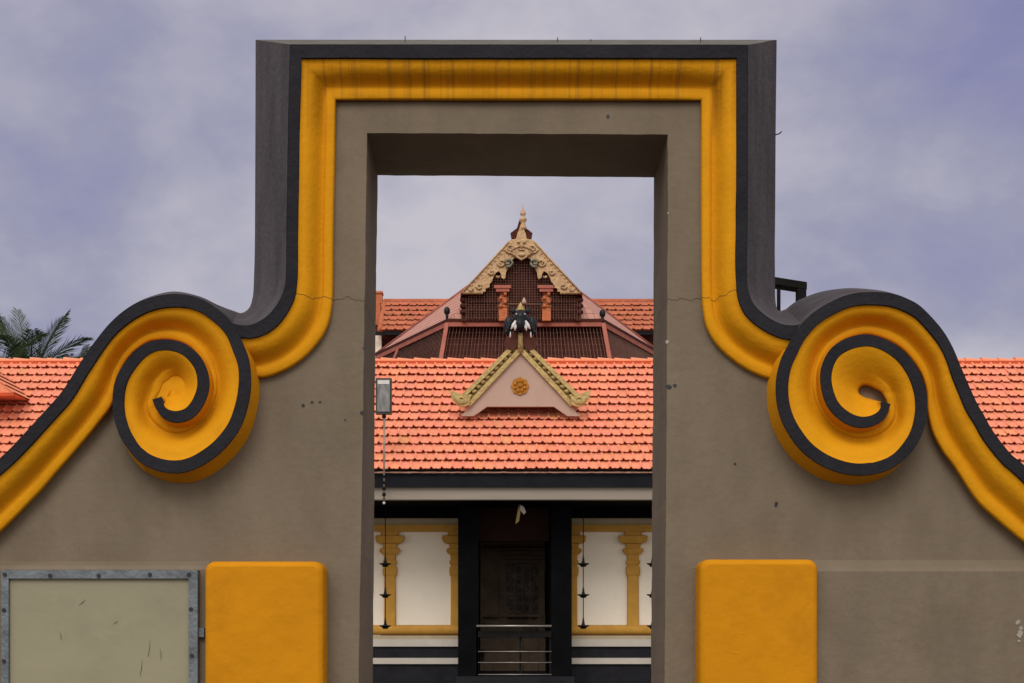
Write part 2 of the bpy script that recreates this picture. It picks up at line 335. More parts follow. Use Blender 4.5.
def sweep(st, YF, parent, names, frac=None, wallbase=None, coils=None):
    """st: smoothed stations; builds black border, yellow moulding"""
    bl, ye = MB(), MB()
    rb, ry = [], []
    for i, q in enumerate(st):
        pos_ = i/len(st)
        O = Vector(q[:2]); N_ = Vector(q[2:4]); d = (N_ - O); ln = d.length
        fr = frac if frac else min(.82 if pos_ > .9 else .88, (13.0 if pos_ < .6 else 12.4 - 2.2*max(0, (pos_-.93)/.07))/ln)
        if not frac and i < 0: pass
        fr *= 1 + .045*noise.noise(Vector((q[0]*.03, q[1]*.03, 7.7)))
        I = O + d*fr
        wob = noise.noise(Vector((q[0]*.03, q[1]*.03, 3.3)))*.004
        Yf = YF + wob
        u = d.normalized()
        Oe = O + u*.5; Ie = I - u*.6
        base = W(O.x, O.y, Yf)
        dirn = W(O.x - u.x, O.y - u.y, Yf) - base   # 1px outward in world
        pos = i/len(st)
        row = []
        deep = YG - YF if not coils or i < coils[1] else .10
        t_s = max(0, min(1, (pos-.56)/.14)); t_s = t_s*t_s*(3-2*t_s); spl = (3.5*max(0.0, u.y*-1)+3.2)*(1-t_s) + (2.5*max(0, -u.y)+.6)*t_s
        row.append(base + dirn*spl + Vector((0, deep, 0)))
        row.append(base + dirn*.4 + Vector((0, .03, 0)))
        row.append(base + Vector((0, .006, 0)))
        row.append(W(Oe.x, Oe.y, Yf)); row.append(W(Ie.x, Ie.y, Yf)); row.append(W(I.x, I.y, Yf) + Vector((0, .006, 0))); row.append(W(I.x, I.y, Yf) + Vector((0, .03, 0)))
        rb.append(row)
        r2 = []
        for s_, dp in PROF:
            if coils:
                f_ = max(0, min(1, (pos_-.66)/.10)); dp = dp*(1-f_) + .115*s_**1.3*f_
            k = min(1, ln/40); p = I + (N_ - I)*s_
            r2.append(W(p.x, p.y, Yf + .003 + dp*.80*(.35+.65*k)))
        r2.append(W(N_.x + u.x*1.2, N_.y + u.y*1.8, YG + .01))
        ry.append(r2)
    n = len(rb)
    # outer wall (yellow below the joint with the coping)
    for i in range(n-1):
        a, b = rb[i], rb[i+1]
        for k in range(2, 6):
            bl.add([a[k], b[k], b[k+1], a[k+1]], [(0, 1, 2, 3)], k in (2, 5))
        if coils and i >= coils[0]+10:
            ye.add([a[0], b[0], b[1], a[1]], [(0, 1, 2, 3)], True); ye.add([a[1], b[1], b[2], a[2]], [(0, 1, 2, 3)], True)
    m = len(PROF)+1
    vs = [v for r in ry for v in r]
    ye.add(vs, [(i*m+k, (i+1)*m+k, (i+1)*m+k+1, i*m+k+1) for i in range(n-1) for k in range(m-1)], True)
    # end cap of black tip
    if coils:
        e = rb[-1]; bl.add([e[2], e[3], e[4], e[5], e[5]+Vector((0, .1, 0)), e[2]+Vector((0, .1, 0))], [(0, 1, 2, 3, 4, 5)])
    yo = ye.build(names[0], M['yellow'], parent); bo = bl.build(names[1], M['black'], yo if coils else parent)
    bpy.context.view_layer.update()
    return yo, bo, ry
def stations6(A, n):
    """smooth; B valid only for entries with 6 numbers"""
    k = sum(1 for a in A if len(a) == 6)
    s = catmull([a[:4] for a in A], n)
    b = catmull([a[4:6] for a in A[:k]], n)
    return s, b, (k-1)*n
sL, bL, jL = stations6(LA, 6); sR, bR, jR = stations6(RA, 6)
ncL = 25*6; ncR = 33*6
for st, j, nc, lab in ((sL, jL, ncL, 'L'), (sR, jR, ncR, 'R')):
    yo, bo, ry = sweep(st, YS, gate, ('scroll_moulding', 'border_band'), coils=(j-3, nc))
    if lab == 'L':   # filled eye of the left scroll
        pts = [r[-2] for r in ry[nc:]]
        c = W(172, 388.5, YS + .088)
        mb = MB(); 
        for a, b in zip(pts, pts[1:]): mb.add([a, b, c], [(0, 1, 2)], True)
        q = W(162.5, 396.5, YS+.094); mb.add([pts[-1], q, c], [(0, 1, 2)], True); mb.add([pts[0], c, q], [(0, 1, 2)], True)
        o = mb.build('scroll_eye', M['yellow'], gate)
up = catmull([a[:4] for a in UA + [UC1[:4]]][:-1], 5); upb = catmull([a[4:6] for a in UA], 5)
dn = catmull([a[:4] for a in UB], 5); dnb = catmull([a[4:6] for a in UB], 5)
topn = 10
def lerp(a, b, t): return tuple(x*(1-t)+y*t for x, y in zip(a, b))
top = [lerp(UC1[:4], UC2[:4], i/topn) for i in range(topn+1)]
sU = up + top + dn
topb = [lerp(UC1[4:], UC2[4:], i/topn) for i in range(topn+1)]
bU = upb + topb + dnb
sweep(sU, YU, gate, ('yellow_moulding', 'border_band'), frac=.25)
# coping: from the black front edge back to the rear outline
cp = MB()
def strip(st, bk, YF, mi=0, rev=False):
    for i in range(len(bk)-1):
        a, b = st[i], st[i+1]
        A = W(a[0], a[1], YF+.004); B = W(b[0], b[1], YF+.004)
        C_ = W(bk[i+1][0], bk[i+1][1], YB); D = W(bk[i][0], bk[i][1], YB)
        k = 4
        for s_ in range(k):
            t0, t1 = s_/k, (s_+1)/k
            jit = lambda P, t: P if t in (0, 1) else P + Vector((noise.noise(P*3)*.004, 0, noise.noise(P*3+Vector((9, 9, 9)))*.004))
            cp.add([jit(A.lerp(D, t0), t0), jit(B.lerp(C_, t0), t0), jit(B.lerp(C_, t1), t1), jit(A.lerp(D, t1), t1)], [(0, 1, 2, 3)], False if mi else True, mi)
strip(sL, bL, YS); strip(sR, bR, YS)
n_u = len(up)
strip(sU[:n_u+1], bU[:n_u+1], YU); strip(sU[n_u:n_u+topn+1], bU[n_u:n_u+topn+1], YU, 1); strip(sU[n_u+topn:], bU[n_u+topn:], YU)
cp.build('coping', [M['coping'], M['copetop']], gate)
# grey body
def midpts(st, i0, i1, t=.5, step=3):
    return [Vector(st[i][:2]).lerp(Vector(st[i][2:4]), t) for i in range(i0, i1, step)]
oL = midpts(sL, 0, 14*6)        # to the crown of the left coil
oUl = [Vector((205, 345)), Vector((232, 358))] + midpts(up, 4, len(up), .6)
oT = [Vector((312, 75)), Vector((724, 75))]
oUr = midpts(dn, 0, len(dn)-6, .6) + [Vector((800, 358)), Vector((822, 345))]
oR = midpts(sR, 0, 15*6)[::-1]
GB = 998.3   # ground line at YG
def rough_line(P, seed):
    out_ = []
    for (a0, b0), (a1, b1) in zip(P, P[1:]):
        n_ = max(1, int(math.hypot(a1-a0, b1-b0)/9))
        for k_ in range(n_):
            t_ = k_/n_; x_, y_ = a0+(a1-a0)*t_, b0+(b1-b0)*t_
            w_ = Vector((x_*.05, y_*.05, seed)); out_.append((x_+.5*noise.noise(w_)+.3*noise.noise(w_*6), y_+.5*noise.noise(w_+Vector((5, 5, 5)))))
    return out_ + [P[-1]]
opening_f = rough_line([(664.3, GB), (664.5, 683), (667, 380), (668, 134.5), (367, 133), (363.5, 380), (358.5, 683), (356, GB)], 1.5)
outl = oL + oUl + oT + oUr + oR
front = [W(p.x, p.y, YG) for p in outl] + [W(1330, GB, YG)] + [W(x_, y_, YG) for x_, y_ in opening_f] + [W(-330, GB, YG)]
body = MB()
body.add(front, [tuple(t) for t in tessellate_polygon([front])])
gb = HY + 1.6/YB*F
opening_b = rough_line([(650.3, gb), (651, 683), (653, 380), (654, 177.3), (377.7, 175.3), (375, 380), (372.7, 683), (371, gb)], 3.5)
bo_ = bL[:-2:3] + bU[4:-4:2] + bR[:-2:3][::-1]
back = [W(x_, y_, YB) for x_, y_ in bo_] + [Vector((W(1330, 0, YG).x*YB/YG, YB, 0))] + [W(x_, y_, YB) for x_, y_ in opening_b] + [Vector((W(-330, 0, YG).x*YB/YG, YB, 0))]
body.add(back, [tuple(t)[::-1] for t in tessellate_polygon([back])])
vf = [W(*a, YG) for a in opening_f]; vk = [W(*a, YB) for a in opening_b]
i = j = 0
while i < len(vf)-1 or j < len(vk)-1:
    ti, tj = (i+1)/(len(vf)-1), (j+1)/(len(vk)-1)
    if j >= len(vk)-1 or (i < len(vf)-1 and (vf[i+1]-vk[j]).length <= (vf[i]-vk[j+1]).length):
        body.add([vf[i], vf[i+1], vk[j]], [(0, 1, 2)]); i += 1
    else:
        body.add([vf[i], vk[j+1], vk[j]], [(0, 1, 2)]); j += 1
bod = body.build('wall_body', M['grey'], gate)
# lower thickening of the wall and the yellow blocks
for x0, x1, yt, yb_ in ((-330, 207, 561, 567), (816, 1330, 560, 569)):
    y_ = 5.93; mb = MB()
    xa, xb, za, zb = X(x0, y_), X(x1, y_), 0, Z(yb_, y_)
    zt = Z(yt, YG)
    vs = [(xa, y_, 0), (xb, y_, 0), (xb, y_, zb-.01), (xa, y_, zb-.01), (xb, y_+.012, zb+.006), (xa, y_+.012, zb+.006), (xb, YG+.001, zt), (xa, YG+.001, zt), (xa, YG, 0), (xb, YG, 0)]
    mb.add(vs, [(0, 1, 2, 3), (3, 2, 4, 5), (5, 4, 6, 7), (0, 3, 5, 7, 8), (1, 9, 6, 4, 2)], False)
    mb.build('dado', M['grey'], gate)
def block(x0, x1, ytop, lab):
    Yf = 5.86; mb = MB(); b = .028
    # rounded slab with soft corners, subdivided front for hand-finished relief
    x0, x1, zt = X(x0, Yf+b), X(x1, Yf+b), Z(ytop, Yf+b)
    def outline(inset, rad):
        pts = [(x0+inset, 0.0)]
        for k in range(6):
            a = math.pi - k*math.pi/10; pts.append((x0+inset+rad+rad*math.cos(a), zt-inset-rad+rad*math.sin(a)))
        for k in range(6):
            a = math.pi/2 - k*math.pi/10; pts.append((x1-inset-rad+rad*math.cos(a), zt-inset-rad+rad*math.sin(a)))
        pts.append((x1-inset, 0.0)); return pts
    rings = [(0, .04, YG+.01), (0, .04, Yf+b), (.003, .038, Yf+b*.55), (.010, .033, Yf+b*.2), (.022, .026, Yf)]
    rows = [[(px, y_, pz) for px, pz in outline(i_, r_)] for i_, r_, y_ in rings]
    n = len(rows[0]); vs = [v for r in rows for v in r]
    fs = [(i*n+k, (i+1)*n+k, (i+1)*n+k+1, i*n+k+1) for i in range(len(rows)-1) for k in range(n-1)]
    mb.add(vs, fs, True); mb.add(rows[-1], [tuple(range(n))])
    if lab == 'r':
        for ln_ in (((713, 650), (722, 650.5), (734, 653), (748, 655), (768, 661)), ((733, 640), (739, 633.5), (745, 635), (750, 642)), ((722, 645), (730, 642), (737, 646))):
            pp = catmull(ln_, 4); m_2 = len(pp)
            mb.tube([W(a_, b_, Yf+.006) for a_, b_ in pp], [.002+.005*math.sin(math.pi*(i_+.5)/m_2) for i_ in range(m_2)], 10)
    o = mb.build('pilaster_block', M['yellow2'], gate)
block(205.5, 324, 561.5, 'l'); block(699, 817, 559.5, 'r')
# small marks on the grey plaster: drill holes, chips, protruding nails
mk = MB()
for px, py, r in ((303, 405.6, .0075), (312, 402, .0065), (320, 402, .005), (668.5, 387, .012), (675, 385.5, .008), (776, 505, .008), (362, 413, .008), (776.5, 503, .006), (364, 348, .006), (608, 116.5, .007), (735, 464, .005), (345, 420, .004)):
    c = W(px, py, YG); n = 9; ring = [(c.x+r*math.cos(a)*(1+random.uniform(-.3, .3)), YG-.002, c.z+r*math.sin(a)*(1+random.uniform(-.3, .3))) for a in [2*math.pi*k/n for k in range(n)]]
    mk.prism(ring, .003)
mk.build('drill_hole', M['bolt'], gate)
mk = MB()
for px, py, r in ((1018, 622, .010), (1020, 634, .014), (1019, 641, .006), (1021, 628, .008), (668, 213, .004), (667.3, 342, .008)):
    Yc = 5.93 if py > 570 else YG
    c = W(px, py, Yc); n = 9; ring = [(c.x+r*math.cos(a)*(1+random.uniform(-.4, .4)), Yc-.002, c.z+r*math.sin(a)*(1+random.uniform(-.4, .4))) for a in [2*math.pi*k/n for k in range(n)]]
    mk.prism(ring, .003)
mk.build('plaster_chip', M['chip'], gate)
for px, py, dx, dz in ((405, 42, .001, .026), (558, 42, -.002, .02), (700, 42, .003, .02), (590, 42, .004, .012)):
    c = W(px, py, 6.2); MB().tube([c - Vector((0, 0, .04)), c + Vector((dx, 0, dz))], .0022, 5).build('nail', M['bolt'], gate)
c = W(775, 135, 6.4); MB().tube([c, c+Vector((.02, 0, .006)), c+Vector((.03, 0, .016))], .003, 5).build('nail', M['bolt'], gate)

# ================================================================== metal framed board on the wall
nb = thing('metal_framed_board', 'dirty olive panel in bolted grey metal frame fixed left of the yellow block', 'board', (X(98, 5.88), 5.9, 1.0))
Yn = 5.885; a = MB()
fx0, fx1, fy0, fy1 = 1, 197.5, 570, 800
a.pbox(fx0, fx1, fy0, fy0+8.5, Yn, .045); a.pbox(fx0, fx1, fy1-8.5, fy1, Yn, .045)
a.pbox(fx0, fx0+7.5, fy0+8.6, fy1-8.6, Yn, .045); a.pbox(fx1-9, fx1, fy0+8.6, fy1-8.6, Yn, .045)
a.build('frame', M['steel'], nb)
a = MB(); a.pbox(fx0+6, fx1-7, fy0+7, fy1-7, Yn+.016, .02); a.build('panel', M['board'], nb)
for px, py, dx, dy in ((150, 640, -2, 17), (160, 648, 1, 12), (60, 632, 1, 8), (113, 624, 5, -3), (140, 676, 2, -16), (85, 600, -6, 5)):
    p, q = W(px, py, Yn+.014), W(px+dx, py+dy, Yn+.014)
    MB().tube([p, p.lerp(q, .5)+Vector((.002, 0, 0)), q], [.0005, .0013, .0005], 4).build('scratch', M['scratch'], nb)
for px, py in ((4.8, 574.5), (50, 575.5), (98.7, 575.5), (150, 574.5), (189, 574.5), (191, 609), (192, 655.5), (4, 610), (4, 661), (192, 700), (4, 710), (50, 796), (98, 796), (150, 796)):
    c = W(px, py, Yn); b = MB(); n = 6
    ring = [(c.x+.0085*math.cos(2*math.pi*k/n), Yn-.006, c.z+.0085*math.sin(2*math.pi*k/n)) for k in range(n)]
    b.prism(ring, .008); b.build('bolt', M['bolt'], nb)
a = MB(); a.pbox(198, 204, 628, 637, Yn+.02, .03); a.build('hinge', M['steel'], nb)

# ================================================================== black steel frame behind the wall
Yk = 9.0
fr = thing('steel_frame', 'black steel frame end sticking up behind the right shoulder of the gateway wall', 'frame', (X(790, Yk), Yk, 0))
a = MB(); x0, x1 = X(700, Yk), X(807, Yk)
a.add([(x0, Yk, Z(265, Yk)), (x1, Yk, Z(282, Yk)), (x1, Yk, Z(289, Yk)), (x0, Yk, Z(272, Yk)), (x0, Yk+.12, Z(265, Yk)+.0), (x1, Yk+.12, Z(282, Yk)), (x1, Yk+.12, Z(289, Yk)), (x0, Yk+.12, Z(272, Yk))],
      [(0, 3, 2, 1), (4, 5, 6, 7), (0, 1, 5, 4), (3, 7, 6, 2), (0, 4, 7, 3), (1, 2, 6, 5)])
a.build('top_bar', M['blackiron'], fr)
for p0, p1 in ((797.5, 806.5), (703, 712)):
    a = MB(); a.box(X(p0, Yk), X(p1, Yk), Yk+.003, Yk+.06, 0, Z(284, Yk) if p0 > 750 else Z(270, Yk)); a.build('post', M['blackiron'], fr)
a = MB(); a.box(X(778, Yk), X(781.2, Yk), Yk+.02, Yk+.04, 0, Z(280, Yk)); a.build('upright', M['blackiron'], fr)

# ================================================================== tiled roofs
TP = [(0, .016), (.05, .048), (.14, .050), (.23, .016), (.40, 0), (.56, .014), (.74, 0), (.90, .004), (1.0, .016)]
def tiles(mb, x0, x1, Y0, z0, ang, rows, c=.35, tw=.225, clip=None, lift=.062, lipz=.012):
    s, k = math.sin(ang), math.cos(ang)
    up_ = Vector((0, k, s)); nr = Vector((0, -s, k))
    for j in range(rows):
        off = random.random()*tw
        n = int((x1-x0)/tw)+2
        for i in range(-1, n):
            xa = x0 + i*tw + off
            v0 = j*c + random.uniform(-.008, .008) + .022*noise.noise(Vector((xa*.7, j*1.3, z0))); v1 = (j+1)*c + .05
            lf = lift + random.uniform(-.008, .008); tl = random.uniform(-.006, .006)
            g_ = random.uniform(.93, 1.05); tint = (g_, g_*random.uniform(.95, 1.06), g_*random.uniform(.93, 1.08))
            if random.random() < .03: tint = (tint[0]*.92, tint[1]*1.05, tint[2]*.9)
            vb, vt, vl = [], [], []
            for u, h in TP:
                x_ = min(max(xa + u*tw, x0), x1)
                o = Vector((x_, Y0, z0))
                vb.append(o + up_*v0 + nr*(h + lf + tl*u)); vt.append(o + up_*v1 + nr*(h*.7)); vl.append(o + up_*(v0+.004) + nr*(h + lf + tl*u - lipz))
            if vb[0].x >= vb[-1].x - 1e-5: continue
            if clip and not clip((vb[0]+vb[-1])/2): continue
            m = len(TP); fs = [(q, q+1, m+q+1, m+q) for q in range(m-1)]
            mb.add(vb+vt, fs, True, 0, tint); mb.add(vl+vb, fs, False, 0, tint)
# --- entrance hall
YE = 30.0; ANG = R(40)
hall = thing('entrance_hall', 'long temple hall with orange clay tile roof seen through the doorway', 'building', (0, 33, 0))
ze = Z(471, YE); HX0, HX1 = -14.5, 14.5
dd = (Z(361, 1)-1.6)*0
t_ = math.tan(ANG); zr_ = (HY-361)/F
d_r = ((ze-1.6) - zr_*YE)/(zr_ - t_); YR = YE + d_r; zR = ze + t_*d_r
roof = MB()
s_, k_ = math.sin(ANG), math.cos(ANG)
roof.add([(HX0, YE+.03, ze-.03), (HX1, YE+.03, ze-.03), (HX1, YR, zR-.03), (HX0, YR, zR-.03)], [(0, 1, 2, 3)])
slen = d_r/k_; rows = 14; cc = (slen-.06)/rows
tiles(roof, HX0, HX1, YE, ze, ANG, rows, cc)
roof.add([(HX0, YR, zR-.01), (HX1, YR, zR-.01), (HX1, YR+d_r+.6, ze-.5), (HX0, YR+d_r+.6, ze-.5)], [(0, 3, 2, 1)])
ro = roof.build('roof', M['tile'], hall)
# small rubble/mortar dabs and uneven ends below the lowest course
db = MB(); pts_ = [Vector((HX0+.1*k_, YE-.01, ze-.035+.010*noise.noise(Vector((k_*.9, 1, 1))))) for k_ in range(int((HX1-HX0)/.1))]
db.tube(pts_, [.012+.018*abs(noise.noise(Vector((k_*.55, 4, 2))))+random.uniform(0, .006) for k_ in range(len(pts_))], 5)
db.build('mortar_bedding', M['bedding'], ro)
rg = MB(); x_ = HX0
while x_ < HX1:
    ln = .40; r0, r1 = .115, .135; zz = zR - .055 + random.uniform(-.008, .008)
    n = 8; vs = []
    for (xx, rr, dz) in ((x_-.03, r1, .012), (x_+ln, r0, -.008)):
        for k in range(n+1):
            a_ = math.pi*k/n; vs.append((xx, YR - rr*1.15*math.cos(a_), zz + dz + rr*math.sin(a_)*.95))
    rg.add(vs, [(k, k+1, n+2+k, n+1+k) for k in range(n)], True)
    rg.add([vs[k] for k in range(n+1)], [tuple(range(n+1))])
    x_ += ln
rg.build('ridge_tiles', M['ridge'], ro)
mt = MB(); mt.box(HX0, HX1, YR-.17, YR+.12, zR-.22, zR-.025); mt.build('ridge_mortar', M['mortar'], ro)
fa = MB(); fa.box(HX0, HX1, YE+.05, YE+.12, Z(487, YE+.05), Z(469.5, YE+.05)); fa.build('fascia', M['fascia'], hall)
bm = MB(); bm.box(HX0, HX1, YE+.14, YE+.42, Z(499.5, YE+.14), Z(486.5, YE+.14)); bm.build('eave_beam', M['beam'], hall)
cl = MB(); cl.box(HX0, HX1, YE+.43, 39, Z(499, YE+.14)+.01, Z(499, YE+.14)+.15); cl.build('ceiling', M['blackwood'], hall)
YW = 32.5
# dark inner eave boarding between the ceiling and the wall top
el = MB(); 
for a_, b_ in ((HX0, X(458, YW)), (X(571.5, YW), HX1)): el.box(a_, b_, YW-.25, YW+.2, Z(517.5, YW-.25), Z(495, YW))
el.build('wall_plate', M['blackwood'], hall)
def wallseg(px0, px1):
    def bx(y0, y1, Yf, m, nm, rnd=False):
        mb = MB(); q = MB()
        mb.pbox(px0, px1, y0, y1, Yf, YW+.25-Yf, .0)
        return mb.build(nm, M[m], hall)
    bx(517.5, 525, YW-.03, 'cream', 'cream_strip')
    bx(524.6, 531.5, YW-.09, 'ochre', 'cornice')
    bx(531, 625, YW, 'white', 'wall')
    # rounded base moulding
    mb = MB(); xa, xb = X(px0, YW), X(px1, YW); zc = Z(630, YW); r = .115
    vs = []
    n = 8
    for xx in (xa, xb):
        for k in range(n+1):
            a_ = -math.pi/2 + math.pi*k/n; vs.append((xx, YW-.03 - r*math.cos(a_), zc + r*math.sin(a_)))
    mb.add(vs, [(k, n+1+k, n+2+k, k+1) for k in range(n)], True); mb.build('base_moulding', M['ochre'], hall)
    bx(635.5, 639.5, YW-.11, 'cream', 'cream_strip'); bx(639.3, 646.5, YW-.2, 'band', 'white_band')
    bx(646.3, 658.2, YW-.14, 'darkstone', 'dark_band'); bx(658, 664, YW-.24, 'band', 'white_band')
    mb = MB(); mb.box(X(px0, YW), X(px1, YW), YW-.18, YW+.25, 0, Z(663.8, YW-.18)); mb.build('plinth', M['darkstone'], hall)
wallseg(-120, 478); wallseg(552, 1130)
def pilaster(px, hw=6.8):
    Yp = YW-.10; mb = MB(); rows = []
    for y_, w_ in ((531, 1.3), (535, 1.3), (535.6, 2.1), (538, 2.15), (541, 2.05), (543, 1.75), (544, 1.1), (548, 1.05), (548.6, 1.45), (551, 1.55), (553.5, 1.25), (555, .9), (560, .86), (561, 1.04), (563.5, 1.04), (564.5, .88), (566.5, .88), (567, 1.04), (571, 1.08), (575, 1.02), (576, .84), (626, .88)):
        h = hw*w_; dp = .08*(w_-.86)
        rows.append([W(px-h, y_, YW+.002), W(px-h, y_, Yp-dp+.035), W(px-h+1, y_, Yp-dp), W(px+h-1, y_, Yp-dp), W(px+h, y_, Yp-dp+.035), W(px+h, y_, YW+.002)])
    n = 6; mb.add([v for r_ in rows for v in r_], [(i*n+k, (i+1)*n+k, (i+1)*n+k+1, i*n+k+1) for i in range(len(rows)-1) for k in range(n-1)])
    mb.build('pilaster', M['ochre'], hall)
for px in (390, 456.5, 324, 258, 192, 126): pilaster(px)
for px in (571.5, 633, 695, 757, 819, 881): pilaster(px)
for p0, p1 in ((458, 478.5), (551.3, 571.8)):
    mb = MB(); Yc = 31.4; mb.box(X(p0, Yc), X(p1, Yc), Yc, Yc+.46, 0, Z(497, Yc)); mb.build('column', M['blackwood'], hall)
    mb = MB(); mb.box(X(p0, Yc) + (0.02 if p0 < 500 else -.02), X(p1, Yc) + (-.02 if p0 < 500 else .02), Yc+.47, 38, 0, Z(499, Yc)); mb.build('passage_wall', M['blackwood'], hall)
# threshold passage: lintel, inner wall, carved inner doorway
mb = MB(); mb.pbox(478, 552, 500, 541, 32.6, .3); mb.build('lintel_panel', M['darkdoor'], hall)
YD = 35.4; mb = MB()
mb.pbox(470, 560, 500, 700, YD, .3); mb.build('inner_wall', M['brown'], hall)
mb = MB()
for k, (p0, p1, y0, y1) in enumerate(((499, 546, 551, 555), (501, 544, 556, 559), (497, 548, 560, 563), (498, 505, 566, 571), (539, 546, 566, 571), (500, 505.5, 571, 618), (539, 544.5, 571, 618), (497, 507, 618, 623), (537, 547, 618, 623), (484, 560, 548, 550), (484, 560, 614, 617), (484, 560, 620, 624))):
    mb.pbox(p0, p1, y0, y1, YD-.12-.01*k, .14+.01*k)
mb.build('door_surround', M['brown'], hall)
mb = MB(); mb.pbox(506, 538.5, 564, 640, YD-.05, .06)
for i in range(4):
    for j in range(6):
        c = W(510.5+i*7.8, 571+j*9, YD-.07); mb.ball((c.x, c.y, c.z), (.07, .04, .085), 8)
mb.build('carved_door', M['carved'], hall)
mb = MB()
for r_ in range(4):
    for i in range(5):
        x0 = 478+i*15.2+(r_ % 2)*6; mb.pbox(x0, x0+14.8, 638+r_*12, 649.6+r_*12, YD-.35-.01*(i % 2), .3)
mb.build('stone_wall', M['brown'], hall)
mb = MB(); mb.box(X(458, YW), X(571, YW), 30.9, 37.6, 0, .45); mb.build('floor_slab', M['darkstone'], hall)
# railing across the entrance
Yr = 31.3
rl = thing('entrance_railing', 'thin bright metal railing across the dark temple entrance', 'railing', (X(515, Yr), Yr, .45))
mb = MB(); mb.tube([W(476.5, 626, Yr-.1), W(551.5, 626, Yr-.1)], .026, 8); mb.build('top_rail', M['chrome'], rl)
for y_ in (651.5, 662.5, 674.5, 690):
    mb = MB(); mb.tube([W(478, y_, Yr), W(551.5, y_, Yr)], .011, 6); mb.build('rail', M['chrome'], rl)
mb = MB(); mb.pbox(478, 551.4, 631, 637, Yr+.02, .05); mb.build('dark_rail', M['blackiron'], rl)
for x_ in (477.6, 520.5, 550.5):
    mb = MB(); p = W(x_, 637, Yr+.03); mb.box(p.x-.025, p.x+.025, Yr+.1, Yr+.14, .45, p.z+(.3 if x_ < 500 else 0)); mb.build('post', M['blackiron'], rl)

# ================================================================== gold-edged dormer gable on the roof
YDm = 31.3
dm = thing('dormer_gable', 'small gold edged gable with pale pink face and round rosette on the orange roof', 'gable', (X(520, YDm), YDm, Z(417, YDm)))
mb = MB(); mb.prism([W(520.5+x_, y_, YDm+.08) for x_, y_ in ((0, 351), (-59.5, 416), (-47, 416), (-33.5, 406.5), (33.5, 406.5), (47, 416), (59.5, 416))], .12); mb.build('gable_wall', M['dormwall'], dm)
for sgn in (-1, 1):
    def q(dx, y_, Y): return W(520.5+sgn*dx, y_, Y)
    mb = MB(); mb.prism([q(0, 345.5, YDm), q(53, 403, YDm), q(50.5, 406.5, YDm), q(0, 352.5, YDm)], .2)
    mb.prism([q(1.2, 343.5, YDm+.10), q(56, 400, YDm+.10), q(53.5, 403.5, YDm+.10), q(0.5, 346.8, YDm+.10)], .2)
    mb.prism([q(13, 348.7, YDm-.02), q(58, 393.8, YDm-.02), q(55.5, 397, YDm-.02), q(8.5, 350.3, YDm-.02)], .3)
    # leaf row in the groove
    for i in range(11):
        t = i/10; c = q(7+t*44, 349.5+t*46.5, YDm+.06); mb.ball((c.x, c.y, c.z), (.07, .06, .05), 7)
    # curled foot
    pts = [q(*p) for p in ((51, 400, YDm), (57, 402.5, YDm-.02), (62, 401.5, YDm-.04), (66, 397, YDm-.03), (69, 391.5, YDm-.02))]
    mb.tube(pts, [.07, .08, .07, .06, .03], 8)
    mb.prism([q(50, 396, YDm-.06), q(57, 395, YDm-.06), q(62, 393, YDm-.06), q(70.5, 390, YDm-.06), q(69, 398, YDm-.06), q(64, 404.5, YDm-.06), q(57, 406.8, YDm-.06), q(51, 404.5, YDm-.06)], .12)
    sp = [q(59.5+math.cos(a_)*r_, 399.5+math.sin(a_)*r_, YDm-.08) for a_, r_ in [(k*.6, 4.6-k*.3) for k in range(14)]]
    mb.tube(sp, .022, 6)
    mb.build('gilded_edge', M['gilt'], dm)
    # tiled slopes behind the gold edge
    mb = MB(); a1, a2 = q(0, 345.5, YDm+.31), q(57, 396, YDm+.31); mb.add([a1, a2, a2+Vector((0, 2.2, 0)), a1+Vector((0, 2.2, 0))], [(0, 1, 2, 3)]); 
    a3 = a2+Vector((0, 0, -.1)); a4 = a1+Vector((0, 0, -.1)); mb.add([a4, a3, a3+Vector((0, 2.2, 0)), a4+Vector((0, 2.2, 0)), a1, a2], [(0, 3, 2, 1), (0, 1, 5, 4)])
    mb.build('roof_slope', M['ridge'], dm)
mb = MB(); mb.lathe([(.075, 0), (.06, .12), (.07, .2), (.045, .3), (.04, .42)], tuple(W(520.5, 352, YDm+.02)-Vector((0, 0, .0))), 8); mb.build('ridge_post', M['gilt'], dm)
# rosette
mb = MB(); c = W(520, 386, YDm+.045); pts = []
for k in range(64):
    a_ = 2*math.pi*k/64; r_ = .205*(1-.10*abs(math.sin(4*a_))) ; pts.append((c.x+r_*math.cos(a_), c.y, c.z+r_*math.sin(a_)))
mb.prism(pts, .03)
for k in range(8):
    a_ = math.pi/8+2*math.pi*k/8; mb.ball((c.x+.115*math.cos(a_), c.y-.005, c.z+.115*math.sin(a_)), (.042, .03, .042), 8)
mb.ball((c.x, c.y-.005, c.z), (.05, .04, .05), 8); mb.build('rosette', M['rosette'], dm)

